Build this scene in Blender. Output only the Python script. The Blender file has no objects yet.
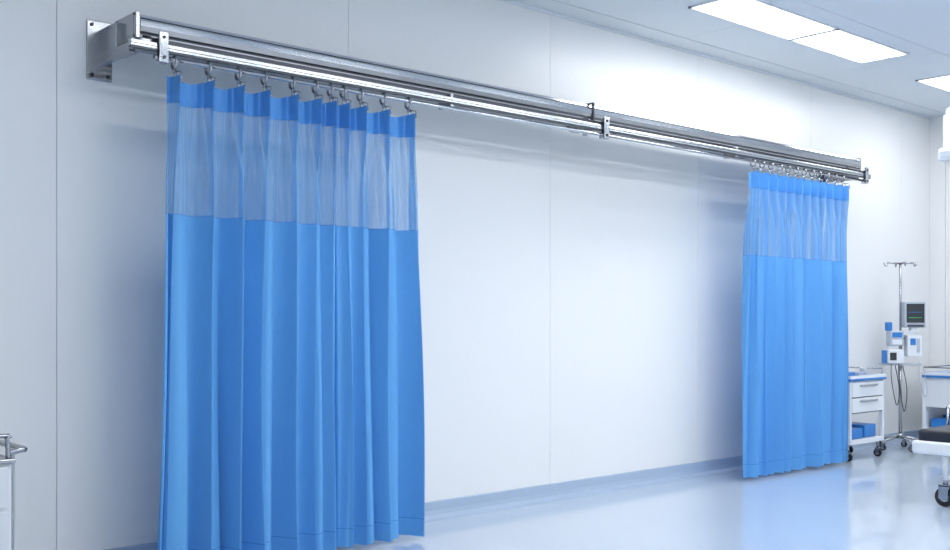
import bpy, bmesh, math, random
from mathutils import Vector, Matrix, noise
random.seed(4)
scene=bpy.context.scene
scene.view_settings.view_transform='Standard'
scene.view_settings.look='None'
scene.view_settings.exposure=0.0

# ------------------------------------------------------------------ materials
def srgb(r,g,b):
    f=lambda c:(c/255/12.92) if c/255<=0.04045 else ((c/255+0.055)/1.055)**2.4
    return (f(r),f(g),f(b),1)
def mat(name,col,rough=0.5,metal=0.0,coat=0.0,spec=0.5,noise_amt=0.0,noise_scale=8,emis=None,es=0,bump=0):
    m=bpy.data.materials.new(name); m.use_nodes=True
    nt=m.node_tree; b=nt.nodes['Principled BSDF']
    b.inputs['Base Color'].default_value=col
    b.inputs['Roughness'].default_value=rough
    b.inputs['Metallic'].default_value=metal
    b.inputs['Coat Weight'].default_value=coat
    b.inputs['Specular IOR Level'].default_value=spec
    if emis:
        b.inputs['Emission Color'].default_value=emis; b.inputs['Emission Strength'].default_value=es
    tc=nt.nodes.new('ShaderNodeTexCoord'); n=nt.nodes.new('ShaderNodeTexNoise')
    n.inputs['Scale'].default_value=noise_scale
    nt.links.new(tc.outputs['Object'],n.inputs['Vector'])
    if noise_amt>0:
        r=nt.nodes.new('ShaderNodeMapRange')
        r.inputs['To Min'].default_value=max(0,rough-noise_amt); r.inputs['To Max'].default_value=rough+noise_amt
        nt.links.new(n.outputs['Fac'],r.inputs['Value']); nt.links.new(r.outputs['Result'],b.inputs['Roughness'])
    if bump>0:
        bp=nt.nodes.new('ShaderNodeBump'); bp.inputs['Strength'].default_value=bump
        nt.links.new(n.outputs['Fac'],bp.inputs['Height']); nt.links.new(bp.outputs['Normal'],b.inputs['Normal'])
    return m
M_wall=mat('wall_panel_white',srgb(241,242,242),0.32,spec=0.4,noise_amt=0.05,noise_scale=2)
M_groove=mat('wall_joint_grey',srgb(206,211,218),0.6)
M_ceil=mat('ceiling_white',srgb(224,230,236),0.6,noise_amt=0.05)
M_ceil2=mat('ceiling_joint',srgb(165,176,190),0.6)
M_floor=mat('floor_vinyl',srgb(194,208,223),0.15,coat=0.4,noise_amt=0.04,noise_scale=1.5)
M_base=mat('coved_base_blue',srgb(172,190,212),0.25)
M_chrome=mat('polished_steel',(0.60,0.61,0.63,1),0.12,metal=1)
M_face=mat('satin_steel_and_shade',(0.42,0.43,0.45,1),0.18,metal=1)  # satin fittings, and a beam band with its darker reflection in the colour
M_steel=mat('brushed_steel',(0.42,0.43,0.45,1),0.24,metal=1,noise_amt=0.06,noise_scale=20)
M_dsteel_shade=mat('dark_steel_and_shade',(0.07,0.075,0.085,1),0.35,metal=1)  # dark fittings, and rail strips with shade put into the colour
M_alu=mat('anodised_alu',(0.56,0.58,0.61,1),0.22,metal=0.95,noise_amt=0.05)
M_black=mat('black_rubber',srgb(28,30,34),0.5)
M_vinyl=mat('black_vinyl',srgb(36,38,48),0.35,bump=0.05)
M_white=mat('white_enamel',srgb(232,236,241),0.3,coat=0.2)
M_lgrey=mat('light_grey_plastic',srgb(185,193,204),0.4)
M_blue=mat('blue_plastic',srgb(50,130,208),0.35)
M_dblue=mat('deep_blue_plastic',srgb(30,80,160),0.35)
M_screen=mat('dark_screen',srgb(28,36,44),0.1,coat=0.5)
M_green=mat('green_trace',srgb(60,200,120),0.4,emis=srgb(60,200,120),es=0.6)
M_lamp_fill=mat('ceiling_led_and_fill',srgb(255,255,255),0.5,emis=(0.98,0.985,1,1),es=13.6)

def fabric(name,col,col2,transp=0.0,stripes=False,trans=0.35):
    m=bpy.data.materials.new(name); m.use_nodes=True
    nt=m.node_tree; nt.nodes.clear(); N=nt.nodes.new; L=nt.links.new
    out=N('ShaderNodeOutputMaterial'); d=N('ShaderNodeBsdfPrincipled'); t=N('ShaderNodeBsdfTranslucent')
    d.inputs['Roughness'].default_value=0.5; d.inputs['Specular IOR Level'].default_value=0.4
    d.inputs['Sheen Weight'].default_value=0.1
    tc=N('ShaderNodeTexCoord'); n=N('ShaderNodeTexNoise'); n.inputs['Scale'].default_value=40
    L(tc.outputs['Object'],n.inputs['Vector'])
    mx=N('ShaderNodeMix'); mx.data_type='RGBA'
    mx.inputs[6].default_value=col; mx.inputs[7].default_value=col2
    L(n.outputs['Fac'],mx.inputs[0])
    L(mx.outputs[2],d.inputs['Base Color']); L(mx.outputs[2],t.inputs['Color'])
    ms=N('ShaderNodeMixShader'); ms.inputs[0].default_value=trans
    L(d.outputs[0],ms.inputs[1]); L(t.outputs[0],ms.inputs[2])
    last=ms.outputs[0]
    if transp>0:
        tr=N('ShaderNodeBsdfTransparent'); tr.inputs[0].default_value=(0.9,0.96,1,1)
        m2=N('ShaderNodeMixShader'); m2.inputs[0].default_value=transp
        if stripes:
            sx=N('ShaderNodeSeparateXYZ'); L(tc.outputs['UV'],sx.inputs[0])
            mu=N('ShaderNodeMath'); mu.operation='MULTIPLY'; mu.inputs[1].default_value=900; L(sx.outputs[0],mu.inputs[0])
            si=N('ShaderNodeMath'); si.operation='SINE'; L(mu.outputs[0],si.inputs[0])
            mr=N('ShaderNodeMapRange'); mr.inputs['From Min'].default_value=-1
            mr.inputs['To Min'].default_value=transp-0.07; mr.inputs['To Max'].default_value=transp+0.07
            L(si.outputs[0],mr.inputs['Value']); L(mr.outputs['Result'],m2.inputs[0])
        L(last,m2.inputs[1]); L(tr.outputs[0],m2.inputs[2]); last=m2.outputs[0]
    L(last,out.inputs['Surface'])
    return m
M_fab=fabric('blue_curtain_fabric',srgb(108,182,243),srgb(114,188,247),trans=0.18)
M_head=fabric('blue_curtain_header',srgb(90,164,234),srgb(98,170,240),trans=0.12)
M_mesh=fabric('blue_curtain_mesh',srgb(138,194,243),srgb(146,200,247),transp=0.38,stripes=True,trans=0.3)
M_seam=fabric('blue_curtain_seam',srgb(76,148,220),srgb(80,152,224),trans=0.1)

# ------------------------------------------------------------------ builder
class B:
    def __init__(s): s.bm=bmesh.new(); s.mats=[]
    def mi(s,m):
        if m not in s.mats: s.mats.append(m)
        return s.mats.index(m)
    def _add(s,tmp,m,smooth):
        i=s.mi(m); vm={}
        for v in tmp.verts: vm[v]=s.bm.verts.new(v.co)
        for f in tmp.faces:
            try: nf=s.bm.faces.new([vm[v] for v in f.verts])
            except ValueError: continue
            nf.material_index=i; nf.smooth=f.smooth if smooth is None else smooth
        tmp.free()
    def box(s,x0,x1,y0,y1,z0,z1,m,bev=0.0,seg=2,rot=None):
        t=bmesh.new(); bmesh.ops.create_cube(t,size=1)
        c=Vector(((x0+x1)/2,(y0+y1)/2,(z0+z1)/2))
        for v in t.verts: v.co=Vector((v.co.x*(x1-x0),v.co.y*(y1-y0),v.co.z*(z1-z0)))
        if bev>0: bmesh.ops.bevel(t,geom=list(t.edges),offset=bev,segments=seg,affect='EDGES',profile=0.5)
        M=Matrix.Translation(c)
        if rot is not None: M=M@rot
        bmesh.ops.transform(t,matrix=M,verts=t.verts)
        s._add(t,m,False)
    def cyl(s,p0,p1,r,m,r2=None,n=20,bev=0.0):
        p0=Vector(p0);p1=Vector(p1); d=p1-p0
        t=bmesh.new(); bmesh.ops.create_cone(t,cap_ends=True,segments=n,radius1=r,radius2=r if r2 is None else r2,depth=d.length)
        for f in t.faces: f.smooth=len(f.verts)==4
        q=Vector((0,0,1)).rotation_difference(d.normalized()).to_matrix().to_4x4()
        bmesh.ops.transform(t,matrix=Matrix.Translation((p0+p1)/2)@q,verts=t.verts)
        s._add(t,m,None)
    def tube(s,pts,r,m,n=10,closed=False,sub=0):
        P=[Vector(p) for p in pts]
        if sub:
            Q=[]
            L=len(P)
            rng=range(L) if closed else range(L-1)
            for i in rng:
                a=P[(i-1)%L] if (closed or i>0) else P[0]; b=P[i]; c=P[(i+1)%L]
                d=P[(i+2)%L] if (closed or i+2<L) else P[-1]
                for k in range(sub):
                    u=k/sub
                    Q.append(0.5*((2*b)+(c-a)*u+(2*a-5*b+4*c-d)*u*u+(3*b-a-3*c+d)*u**3))
            if not closed: Q.append(P[-1])
            P=Q
        i=s.mi(m); rings=[]; L=len(P); prev=None
        for k in range(L):
            if closed: tg=(P[(k+1)%L]-P[k-1]).normalized()
            else: tg=(P[min(k+1,L-1)]-P[max(k-1,0)]).normalized()
            if prev is None:
                up=Vector((0,0,1)) if abs(tg.z)<0.9 else Vector((1,0,0)); nn=tg.cross(up).normalized()
            else:
                nn=(prev-tg*prev.dot(tg)).normalized()
            prev=nn; bb=tg.cross(nn)
            rings.append([s.bm.verts.new(P[k]+(nn*math.cos(2*math.pi*j/n)+bb*math.sin(2*math.pi*j/n))*r) for j in range(n)])
        for k in range(L if closed else L-1):
            a=rings[k]; b=rings[(k+1)%L]
            for j in range(n):
                f=s.bm.faces.new((a[j],a[(j+1)%n],b[(j+1)%n],b[j])); f.material_index=i; f.smooth=True
        if not closed:
            for rr in (rings[0],rings[-1]):
                f=s.bm.faces.new(rr); f.material_index=i
    def ring(s,c,R,r,m,axis='X',n=24,nn=8,sz=1.0):
        pts=[]
        for k in range(n):
            a=2*math.pi*k/n; u=R*math.cos(a); w=R*math.sin(a)*sz
            o={'X':(0,u,w),'Y':(u,0,w),'Z':(u,w,0)}[axis]
            pts.append(Vector(c)+Vector(o))
        s.tube(pts,r,m,n=nn,closed=True)
    def extr(s,prof,x0,x1,m,smooth=False,msel=None):
        i=s.mi(m)
        a=[s.bm.verts.new((x0,p[0],p[1])) for p in prof]; b=[s.bm.verts.new((x1,p[0],p[1])) for p in prof]
        n=len(prof)
        for k in range(n):
            f=s.bm.faces.new((a[k],a[(k+1)%n],b[(k+1)%n],b[k])); f.material_index=i; f.smooth=smooth
            if msel and k in msel: f.material_index=s.mi(msel[k])
        for r in (a,b):
            f=s.bm.faces.new(r); f.material_index=i
    def caster(s,x,y,r,m1=None,m2=None,top=None):
        m1=m1 or M_black; m2=m2 or M_steel
        s.cyl((x-r*0.3,y,r),(x+r*0.3,y,r),r,m1,n=24)
        s.cyl((x-r*0.34,y,r),(x+r*0.34,y,r),r*0.5,M_lgrey,n=16)
        s.box(x-r*0.55,x-r*0.38,y-r*0.5,y+r*0.5,r*0.8,r*2.2,m2); s.box(x+r*0.38,x+r*0.55,y-r*0.5,y+r*0.5,r*0.8,r*2.2,m2)
        s.box(x-r*0.55,x+r*0.55,y-r*0.5,y+r*0.5,r*2.1,r*2.3,m2)
        s.cyl((x,y,r*2.2),(x,y,top or r*2.7),r*0.25,m2)
    def done(s,name,parent=None):
        bmesh.ops.recalc_face_normals(s.bm,faces=s.bm.faces)
        me=bpy.data.meshes.new(name); s.bm.to_mesh(me); s.bm.free()
        for m in s.mats: me.materials.append(m)
        o=bpy.data.objects.new(name,me); bpy.context.collection.objects.link(o)
        if parent: o.parent=parent
        return o
def empty(name,loc=(0,0,0)):
    e=bpy.data.objects.new(name,None); bpy.context.collection.objects.link(e); return e

# ------------------------------------------------------------------ room
XL,XR,YF,H=-1.5,10.62,-8.0,3.26
seams=[XL,0.18,1.82,3.455,5.09,6.725,8.36,9.995,XR]
b=B(); b.box(XL,XR,0.006,0.12,0,H,M_groove)
for a,c in zip(seams[:-1],seams[1:]):
    b.box(a+0.0016,c-0.0016,0.0,0.01,0,H,M_wall)
b.done('wall_back')
b=B(); b.box(XR+0.006,XR+0.12,YF,0.12,0,H,M_groove)
ys=[0,-0.16,-1.5,-3.1,-4.7,-6.3,YF]
for a,c in zip(ys[:-1],ys[1:]): b.box(XR,XR+0.01,c+0.002,a-0.002 if a<0 else a,0,H,M_wall)
b.done('wall_right')
b=B(); b.box(XL-0.12,XL,YF,0.12,0,H,M_wall); b.done('wall_left')
b=B(); b.box(XL-0.12,XR+0.12,YF-0.12,YF,0,H,M_wall); b.done('wall_front')
b=B(); b.box(XL-0.12,XR+0.12,YF-0.12,0.12,-0.1,0,M_floor); b.done('floor')
b=B(); b.box(XL-0.12,XR+0.12,YF-0.12,0.12,H+0.006,H+0.12,M_ceil2)
xs=[XL,0.9,2.7,4.5,6.3,8.1,9.9,XR]; yy=[0,-0.20,-1.25,-2.45,-3.65,-4.85,-6.05,-7.25,YF]
for i in range(len(xs)-1):
    for j in range(len(yy)-1):
        g=0.002; g2=0.006 if j==0 else g
        b.box(xs[i]+g,xs[i+1]-g,yy[j+1]+g2,yy[j]-(0.006 if j==1 else g),H,H+0.008,M_ceil)
b.done('ceiling')
b=B(); pr=[(0,0),(0,0.105),(-0.006,0.105),(-0.010,0.10),(-0.012,0.05),(-0.02,0.025),(-0.04,0.008),(-0.065,0.001),(-0.065,0)]
b.extr(pr,XL,XR,M_base); b.done('baseboard_back')
b=B(); b.box(XR-0.012,XR,YF,-0.07,0,0.105,M_base,0.003); b.done('baseboard_right')
b=B(); b.box(XL,XR,-0.02,0,H-0.02,H,M_ceil,0.003); b.done('trim_1')

# ceiling lights and added fill panels
def led(x0,x1,y0,y1):
    b=B()
    t=0.018
    b.box(x0,x1,y0,y0+t,H-0.012,H,M_white); b.box(x0,x1,y1-t,y1,H-0.012,H,M_white)
    b.box(x0,x0+t,y0,y1,H-0.012,H,M_white); b.box(x1-t,x1,y0,y1,H-0.012,H,M_white)
    b.box(x0+t,x1-t,y0+t,y1-t,H-0.006,H-0.001,M_lamp_fill)
    b.done('ceiling_light_or_fill_panel')
for x0,x1 in ((5.68,6.87),(6.89,7.93),(8.87,9.95)): led(x0,x1,-1.09,-0.69)
for y1 in (-2.5,-4.1,-5.9):  # out-of-view rows, added to brighten the room and shape the light
    for x0,x1 in ((0.7,1.8),(2.4,3.5),(4.1,5.2),(5.9,7.0),(7.9,9.0)):
        if x0<2 and y1>-3: continue
        led(x0,x1,y1-0.45,y1)

# ------------------------------------------------------------------ rail
D=0.42
rail=empty('curtain_rail')
x0,x1=2.066,8.557
prof=[(-0.13,2.592),(-0.31,2.597),(-0.325,2.594),(-0.333,2.588),(-0.336,2.578),(-0.337,2.572),(-0.350,2.568),
      (-0.356,2.558),(-0.357,2.535),(-0.352,2.512),(-0.344,2.505),(-0.344,2.499),(-0.352,2.496),(-0.350,2.484),(-0.338,2.474),(-0.30,2.472),(-0.30,2.486),(-0.24,2.486),(-0.24,2.472),(-0.13,2.472)]
b=B(); b.extr(prof,x0,x1,M_chrome,msel={4:M_dsteel_shade,8:M_face,10:M_dsteel_shade,11:M_dsteel_shade,14:M_dsteel_shade,15:M_dsteel_shade,16:M_dsteel_shade,17:M_dsteel_shade,18:M_steel}); b.done('beam',rail)  # strip tones put dark reflections and shade into the beam's metal colour
b=B()
b.box(x0-0.022,x0,-0.352,-0.13,2.478,2.598,M_steel,0.004)
b.box(x0-0.024,x0-0.021,-0.33,-0.16,2.495,2.58,M_face,0.001)
b.box(x1,x1+0.02,-0.352,-0.13,2.468,2.598,M_steel,0.004)
for zz in (2.487,2.587):
    for y in (-0.34,-0.145):
        b.cyl((x0-0.027,y,zz),(x0-0.02,y,zz),0.006,M_dsteel_shade,n=6)
b.done('end_caps',rail)
b=B()
for a,c in ((1.985,5.13),(5.17,8.59)):
    b.box(a,c,-D-0.014,-D+0.014,2.420,2.450,M_alu,0.003)
    b.box(a+0.001,c-0.001,-D-0.0147,-D-0.013,2.431,2.434,M_dsteel_shade)
    b.box(a+0.002,c-0.002,-D-0.012,-D+0.012,2.412,2.421,M_dsteel_shade)
b.cyl((2.10,-D,2.388),(8.55,-D,2.388),0.010,M_chrome)
b.box(x0+0.02,x1-0.02,-0.398,-0.242,2.458,2.478,M_dsteel_shade)  # dark plate standing in for the shaded gap between beam and bar
b.done('track',rail)
b=B()
def plate(xa,xb,big=True):
    b.box(xa,xb,-0.010,0,2.335,2.618,M_steel,0.004)
    for zz in (2.358,2.595):
        for xx in (xa+0.022,xb-0.022):
            b.cyl((xx,-0.018,zz),(xx,-0.009,zz),0.010,M_dsteel_shade,n=6)
            b.cyl((xx,-0.012,zz),(xx,-0.0095,zz),0.015,M_chrome)
    xm=(xa+xb)/2
    b.box(xm-0.004,xm+0.04,-0.20,-0.008,2.45,2.575,M_steel,0.006)
    b.box(xm-0.002,xm+0.03,-0.34,-0.008,2.41,2.46,M_steel,0.004)
plate(1.957,2.080)
plate(8.47,8.60)
b.box(2.05,2.10,-D+0.02,-0.12,2.435,2.47,M_steel,0.003)
def knuckle(x,w=0.045):
    b.box(x-w/2,x+w/2,-D-0.026,-0.30,2.452,2.476,M_chrome,0.003)
    b.box(x-w/2,x+w/2,-D-0.030,-D-0.014,2.362,2.50,M_chrome,0.004)
    b.box(x-w/2,x+w/2,-D-0.028,-D+0.018,2.362,2.402,M_chrome,0.004)
    b.box(x-w/2-0.001,x-w/2+0.001,-D-0.024,-D-0.004,2.40,2.47,M_dsteel_shade)
    for zz in (2.476,2.385):
        b.cyl((x,-D-0.036,zz),(x,-D-0.029,zz),0.008,M_dsteel_shade,n=6)
knuckle(2.135); knuckle(8.50)
knuckle(5.15,0.05)
xm=5.12
b.box(xm-0.009,xm+0.009,-0.362,-0.352,2.465,2.602,M_dsteel_shade,0.002)
b.box(xm-0.009,xm+0.009,-0.36,-0.125,2.597,2.604,M_dsteel_shade,0.002)
b.box(xm-0.009,xm+0.009,-0.36,-0.125,2.462,2.472,M_dsteel_shade,0.002)
b.box(5.02,5.10,-0.37,-0.24,2.415,2.47,M_steel,0.006)
b.cyl((5.06,-0.34,2.385),(5.06,-0.34,2.42),0.016,M_steel)
b.box(6.60,6.63,-0.43,-0.32,2.395,2.47,M_steel,0.003)
b.box(3.85,3.87,-0.43,-0.32,2.395,2.47,M_steel,0.003)
b.done('brackets',rail)

# ------------------------------------------------------------------ curtains
def px2X(px,d=D):
    u=(px-475)/1058; Y=4.94-d
    return Y*(.6665+.7455*u)/(.7455-.6665*u)
def curtain(rpx,eL,eR,botL,botR,seed,amp=1.0,zb=0.03,hk=1.0):
    par=empty('hospital_curtain')
    rx=[px2X(p) for p in rpx]
    K=[eL]+rx+[eR]; n=len(K)
    per=52
    rnd=random.Random(seed)
    A=[rnd.uniform(0.7,1.25) for _ in K]; PH=[rnd.uniform(-1,1) for _ in K]; A2=[rnd.uniform(0.6,1.3) for _ in K]
    zt=2.312
    zs=[zt,zt-0.012,zt-0.04,zt-0.07,zt-0.10,2.192,2.188]
    zs+= [2.15-0.047*i for i in range(0,11)]
    zs=[z for z in zs if z>1.69]+[1.684,1.680]
    z=1.64
    while z>0.15: zs.append(z); z-=0.045
    zs+=[0.128,0.124,0.08,0.05,zb]
    Ltot=K[-1]-K[0]
    bm=bmesh.new(); uvl=bm.loops.layers.uv.new('UVMap'); grid=[]
    tot=(n-1)*per
    for zi,z in enumerate(zs):
        row=[]; q=(zt-z)/(zt-zb)
        sm=min(1,max(0,(zt-0.08-z)/0.42)); sm=sm*sm*(3-2*sm)
        for k in range(tot+1):
            i=min(k//per,n-2); s=(k-i*per)/per
            X=K[i]*(1-s)+K[i+1]*s; gap=K[i+1]-K[i]
            t=i+s
            c0=s*s*(3-2*s)
            a=(A[i]*(1-c0)+A[i+1]*c0); a2=(A2[i]*(1-c0)+A2[i+1]*c0)
            dd=min(s,1-s)*gap
            if (i==0 and s<.5) or (i==n-2 and s>=.5): dd=1
            pin=0.042*math.exp(-(dd/0.018)**2)+0.022*math.exp(-(dd/0.040)**2)*math.cos(2*math.pi*dd/0.030)
            ytop=-pin+0.030*math.sin(math.pi*s)*min(1,gap/0.12)
            ph=(PH[i]*(1-c0)+PH[i+1]*c0)*0.9*q
            th=2*math.pi*t+ph*1.6
            g=min(1.0,0.42+gap/0.26)
            nz=noise.noise(Vector((t*0.9+seed*7,z*0.5,seed)))
            nz2=noise.noise(Vector((t*2.3+seed*3,z*0.45,seed+5)))
            nz3=noise.noise(Vector((t*4.7+seed,z*0.4,seed+9)))
            fold=math.cos(th)-0.2*math.cos(2*th)
            yy_=0.045*a*g*fold
            wide=min(1,max(0,(gap-0.09)/0.08))
            yy_+=0.033*wide*a2*math.cos(2*th+1.0+PH[i]*(1-c0)+PH[i+1]*c0)*(0.5+q*0.7)
            yy_+=0.013*a2*math.cos(3*th+2.0*a)*(0.4+0.6*q)*g
            yy_+=0.040*nz*(0.3+q)+0.026*nz2*(0.3+q)+0.014*nz3*(0.3+q)
            ylow=-yy_*amp
            y=ytop*(1-sm)+ylow*sm
            Xs=X+sm*(-0.014*math.sin(2*th)*min(1,gap/0.12)+0.018*q*nz2)
            fr=(X-K[0])/Ltot
            Xs+= q**1.1*((botL-K[0])*(1-fr)+(botR-K[-1])*fr)
            zz=z
            if z<=zb+0.001: zz=z+0.006*nz
            if zi<3: zz-=0.016*math.sin(math.pi*s)*min(1,gap/0.15)
            row.append(bm.verts.new((Xs,-D+y,zz)))
        grid.append(row)
    for r in range(len(zs)-1):
        zm=(zs[r]+zs[r+1])/2
        mi=1 if zm>2.19 else (2 if zm>1.682 else 0)
        if 1.675<zm<1.69 or 2.188<zm<2.192 or 0.124<zm<0.128: mi=3
        for k in range(tot):
            f=bm.faces.new((grid[r][k],grid[r+1][k],grid[r+1][k+1],grid[r][k+1])); f.smooth=True; f.material_index=mi
            vals=[(k,r),(k,r+1),(k+1,r+1),(k+1,r)]
            for lp,(kk,rr) in zip(f.loops,vals): lp[uvl].uv=(kk/tot,zs[rr]/2.3)
    me=bpy.data.meshes.new('fabric'); bm.to_mesh(me); bm.free()
    for m in (M_fab,M_head,M_mesh,M_seam): me.materials.append(m)
    o=bpy.data.objects.new('fabric',me); bpy.context.collection.objects.link(o); o.parent=par
    b=B()
    for X in rx:
        b.ring((X,-D-0.001,2.374),0.024*(0.5+0.5*hk),0.0062*hk,M_steel,'X',sz=1.2)
        b.cyl((X,-D-0.001,2.350),(X,-D-0.006,2.328),0.008*hk,M_face,n=10)
        b.ring((X,-D-0.016,2.316),0.013,0.0045*hk,M_steel,'X',sz=1.5)
        b.tube([(X,-D-0.018,2.335),(X,-D-0.068,2.322),(X,-D-0.070,2.285)],0.003,M_steel,n=6)
    b.done('hooks',par)
curtain([174,208,238,264,292,315,330,343,360,383,408],px2X(167),px2X(415),px2X(157),px2X(420),3)
curtain([753,762,771,780,788,796,804,812,819,827,835,842],px2X(749),px2X(843),px2X(744.5),px2X(842),8,amp=1.15,zb=0.03,hk=0.8)

# ------------------------------------------------------------------ treatment trolley (near right curtain)
def trolley(name,x0,x1,y0,y1,ztop=0.74,blue_top=True,items=True):
    b=B()
    cs=0.035; zb=0.16
    for x in (x0+0.04,x1-0.04):
        for y in (y0+0.04,y1-0.04): b.caster(x,y,cs,top=zb)
    b.box(x0,x1,y0,y1,zb-0.02,zb+0.02,M_white,0.006)
    for x in (x0,x1-0.03):
        for y in (y0,y1-0.03): b.box(x,x+0.03,y,y+0.03,zb,ztop-0.02,M_white,0.005)
    b.box(x0+0.012,x1-0.012,y0+0.012,y1-0.01,ztop-0.30,ztop-0.02,M_white,0.004)
    b.box(x0+0.02,x1-0.02,y1-0.02,y1-0.008,zb,ztop-0.28,M_white)
    h=0.125
    for k in range(2):
        z0=ztop-0.29+k*(h+0.008)
        b.box(x0+0.035,x1-0.035,y0-0.004,y0+0.014,z0,z0+h,M_white,0.005)
        b.box(x0+0.15,x1-0.15,y0-0.022,y0-0.004,z0+h-0.035,z0+h-0.022,M_steel,0.003)
        b.box(x0+0.035,x1-0.035,y0-0.001,y0+0.006,z0-0.006,z0,M_dsteel_shade)
    b.box(x0-0.015,x1+0.015,y0-0.015,y1,ztop-0.02,ztop+0.005,M_blue if blue_top else M_white,0.006)
    for (a,c,d,e) in ((x0-0.015,x1+0.015,y0-0.015,y0-0.003),(x0-0.015,x1+0.015,y1-0.012,y1),(x0-0.015,x0-0.003,y0,y1),(x1+0.003,x1+0.015,y0,y1)):
        b.box(a,c,d,e,ztop,ztop+0.028,M_white,0.003)
    zr=ztop+0.075
    b.tube([(x0,y0+0.02,ztop),(x0,y0+0.02,zr),(x0,y1-0.02,zr),(x1,y1-0.02,zr),(x1,y0+0.02,zr),(x1,y0+0.02,ztop)],0.006,M_steel,n=8)
    if items:
        b.box(x0+0.07,x0+0.27,y0+0.03,y1-0.05,zb+0.021,zb+0.11,M_blue,0.008)
        b.box(x0+0.32,x1-0.07,y0+0.04,y1-0.05,zb+0.021,zb+0.13,M_blue,0.008)
        b.box(x0+0.08,x0+0.22,y0+0.07,y0+0.20,ztop+0.006,ztop+0.05,M_blue,0.005)
        b.box(x1-0.26,x1-0.16,y0+0.10,y0+0.22,ztop+0.006,ztop+0.045,M_lgrey,0.005)
        b.cyl((x1-0.09,y0+0.15,ztop+0.006),(x1-0.09,y0+0.15,ztop+0.08),0.028,M_lgrey)
    return b.done(name)
trolley('medical_trolley',8.30,8.89,-0.40,-0.05,0.70)
t2=trolley('medical_trolley',9.82,10.40,-0.80,-0.30,0.68)

# ------------------------------------------------------------------ IV stand with monitor
px,py=9.49,-0.25
b=B()
for k in range(5):
    a=2*math.pi*k/5+0.3; ex,ey=px+0.21*math.cos(a),py+0.21*math.sin(a)
    b.tube([(px,py,0.12),(px+0.1*math.cos(a),py+0.1*math.sin(a),0.105),(ex,ey,0.085)],0.013,M_steel,n=8)
    b.caster(ex,ey,0.028,top=0.085)
b.cyl((px,py,0.10),(px,py,0.15),0.03,M_steel)
b.cyl((px,py,0.12),(px,py,1.0),0.016,M_steel); b.cyl((px,py,0.98),(px,py,1.73),0.011,M_steel)
b.cyl((px,py,0.97),(px,py,1.02),0.02,M_black)
rx_,ry_=0.7455,-0.6665
for sg in (-1,1):
    b.tube([(px,py,1.725),(px+sg*0.12*rx_,py+sg*0.12*ry_,1.73),(px+sg*0.13*rx_,py+sg*0.13*ry_,1.70),(px+sg*0.145*rx_,py+sg*0.145*ry_,1.705),(px+sg*0.15*rx_,py+sg*0.15*ry_,1.735)],0.008,M_steel,n=8)
    b.tube([(px,py,1.725),(px-sg*0.09*ry_,py+sg*0.09*rx_,1.73),(px-sg*0.11*ry_,py+sg*0.11*rx_,1.70),(px-sg*0.12*ry_,py+sg*0.12*rx_,1.735)],0.007,M_steel,n=8)
R=Matrix.Rotation(math.radians(-40),4,'Z')
def rb(u,v,z0,z1,w,d,m,bev=0.005):
    c=Vector((px,py,0))+R@Vector((u,-v,0))
    b.box(c.x-w/2,c.x+w/2,c.y-d/2,c.y+d/2,z0,z1,m,bev,rot=R)
rb(0.105,0.04,1.13,1.37,0.20,0.08,M_lgrey,0.012)
rb(0.105,0.083,1.175,1.35,0.165,0.006,M_screen,0.001)
for k,mm in enumerate((M_green,M_blue)): rb(0.10,0.087,1.22+k*0.05,1.223+k*0.05,0.12,0.002,mm,0)
rb(0.105,0.084,1.138,1.155,0.15,0.004,M_dsteel_shade,0.001)
rb(0.105,0.03,1.09,1.13,0.06,0.06,M_white)
rb(0.05,0.0,1.08,1.10,0.20,0.10,M_white)
rb(-0.07,0.04,0.96,1.10,0.13,0.10,M_lgrey,0.01); rb(-0.07,0.093,1.04,1.085,0.09,0.004,M_blue,0.001)
rb(-0.07,0.093,0.975,1.02,0.09,0.004,M_white,0.001)
rb(-0.12,0.02,1.10,1.18,0.05,0.06,M_blue,0.008)
rb(-0.08,0.05,0.80,0.93,0.15,0.10,M_white,0.01); rb(-0.11,0.103,0.83,0.90,0.06,0.004,M_screen,0.001)
rb(-0.16,0.03,0.80,0.92,0.04,0.06,M_blue,0.006)
rb(0.10,0.04,0.86,1.06,0.14,0.09,M_white,0.01)
rb(0.08,0.087,0.97,1.03,0.05,0.004,M_blue,0.001); rb(0.13,0.087,0.90,1.03,0.03,0.004,M_lgrey,0.001)
rb(0.0,0.0,0.78,0.80,0.34,0.14,M_lgrey,0.004)
rb(0.0,0.0,1.02,1.04,0.06,0.05,M_dblue)
for dx,l in ((-0.12,0.42),(-0.05,0.36),(0.14,0.5)):
    pts=[Vector((px,py,0))+R@Vector(v) for v in ((dx,-0.08,0.82),(dx-0.01,-0.11,0.65),(dx+0.04,-0.1,l),(dx+0.08,-0.07,0.55),(dx+0.05,-0.05,0.78))]
    b.tube(pts,0.004,M_dsteel_shade if dx<0 else M_lgrey,n=6,sub=8)
b.done('infusion_stand')

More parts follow.
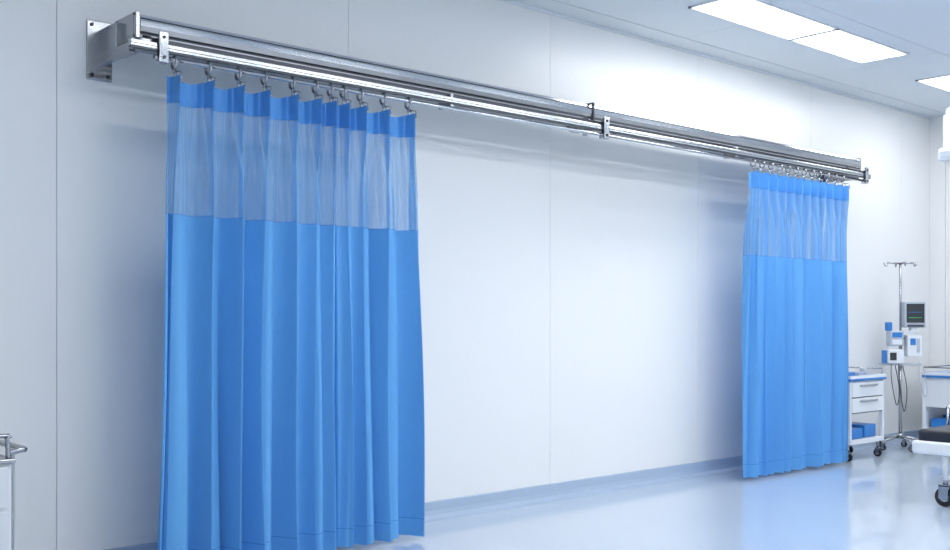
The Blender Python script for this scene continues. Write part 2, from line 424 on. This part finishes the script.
# ------------------------------------------------------------------ stretcher (right edge)
b=B()
bx0,bx1,by0,by1=6.74,8.72,-2.50,-1.68
for x in (bx0+0.06,bx1-0.2):
    for y in (by0+0.12,by1-0.20):
        b.caster(x,y,0.062,top=0.2)
        b.cyl((x,y,0.17),(x,y,0.38),0.02,M_white)
b.box(bx0+0.05,bx1-0.15,by0+0.10,by1-0.17,0.17,0.20,M_white,0.01)
b.box(bx0+0.02,bx1-0.02,by0+0.02,by1-0.02,0.345,0.39,M_white,0.015)
b.box(bx0,bx0+0.06,by0,by1,0.33,0.415,M_white,0.02,3)
b.box(bx0+0.02,bx1-0.05,by0+0.03,by1-0.03,0.392,0.49,M_vinyl,0.03,4)
b.box(bx1-0.5,bx1-0.08,by0+0.12,by1-0.12,0.491,0.56,M_lgrey,0.02,4)
for y in (by0+0.01,by1-0.01):
    b.tube([(bx0+0.5,y,0.38),(bx0+0.52,y,0.60),(bx1-0.52,y,0.60),(bx1-0.5,y,0.38)],0.012,M_steel,n=8)
    for k in range(3): b.cyl((bx0+0.7+k*0.3,y,0.38),(bx0+0.7+k*0.3,y,0.60),0.008,M_steel)
b.box(bx0+0.3,bx1-0.4,by0+0.3,by1-0.3,0.20,0.35,M_lgrey,0.02)
b.done('hospital_stretcher')

# ------------------------------------------------------------------ left cart at edge
b=B()
lx0,lx1,ly0,ly1=0.85,1.375,-0.75,-0.30
for x in (lx0+0.05,lx1-0.05):
    for y in (ly0+0.05,ly1-0.05): b.caster(x,y,0.04,top=0.14)
b.box(lx0,lx1,ly0,ly1,0.13,0.655,M_white,0.008)
for k in range(3):
    b.box(lx0+0.02,lx1-0.02,ly0-0.014,ly0-0.001,0.15+k*0.168,0.15+k*0.168+0.155,M_white,0.004)
    b.box(lx0+0.12,lx1-0.12,ly0-0.03,ly0-0.014,0.15+k*0.168+0.115,0.15+k*0.168+0.13,M_steel,0.003)
b.box(lx0-0.01,lx1+0.01,ly0-0.02,ly1+0.01,0.655,0.672,M_steel,0.004)
b.tube([(lx0,ly0,0.67),(lx0,ly0,0.745),(lx0+0.02,ly0,0.76),(lx1-0.05,ly0,0.76),(lx1-0.02,ly0,0.745),(lx1-0.015,ly0,0.67)],0.009,M_steel,n=10,sub=4)
b.tube([(lx0,ly1,0.67),(lx0,ly1,0.76),(lx1-0.02,ly1,0.76),(lx1-0.02,ly1,0.67)],0.009,M_steel,n=10)
b.tube([(lx1-0.01,ly0+0.02,0.69),(lx1+0.035,ly0+0.02,0.70),(lx1+0.05,ly0+0.03,0.70),(lx1+0.055,ly0+0.06,0.70),(lx1+0.055,ly1-0.06,0.70),(lx1+0.05,ly1-0.03,0.70),(lx1-0.01,ly1-0.02,0.69)],0.012,M_steel,n=10,sub=5)
b.box(lx1,lx1+0.014,ly0+0.01,ly0+0.045,0.14,0.70,M_steel,0.004)
b.done('instrument_cart')

# ------------------------------------------------------------------ ceiling pendant (top right edge)
b=B()
qx,qy=8.27,-1.26
cx,cy=8.75,-1.75
b.cyl((cx,cy,H-0.05),(cx,cy,H),0.13,M_white,n=28)
b.cyl((cx,cy,2.84),(cx,cy,H-0.04),0.05,M_white)
ang=math.atan2(cy-qy,cx-qx); Rr=Matrix.Rotation(ang,4,'Z'); Lh=math.hypot(cx-qx,cy-qy)
mxx,myy=(qx+cx)/2,(qy+cy)/2
b.box(mxx-Lh/2-0.03,mxx+Lh/2+0.03,myy-0.045,myy+0.045,2.78,2.86,M_white,0.02,3,rot=Rr)
b.box(qx-0.045,qx+0.045,qy-0.045,qy+0.045,2.53,2.80,M_white,0.012,3)
b.box(qx-0.075,qx+0.075,qy-0.075,qy+0.075,2.44,2.54,M_white,0.02,3)
b.box(qx-0.079,qx-0.073,qy-0.05,qy+0.05,2.46,2.51,M_lgrey,0.002)
b.done('ceiling_pendant')

# ------------------------------------------------------------------ world + camera
w=bpy.data.worlds.new('world'); scene.world=w; w.use_nodes=True
w.node_tree.nodes['Background'].inputs[0].default_value=(0.85,0.92,1,1); w.node_tree.nodes['Background'].inputs[1].default_value=1.0
cam=bpy.data.cameras.new('camera'); co=bpy.data.objects.new('camera',cam); bpy.context.collection.objects.link(co)
co.location=(0,-4.94,1.2); co.rotation_euler=(math.radians(90),0,-math.asin(0.6665))
cam.lens=1058/950*36; cam.sensor_width=36; cam.shift_y=45/950
scene.camera=co
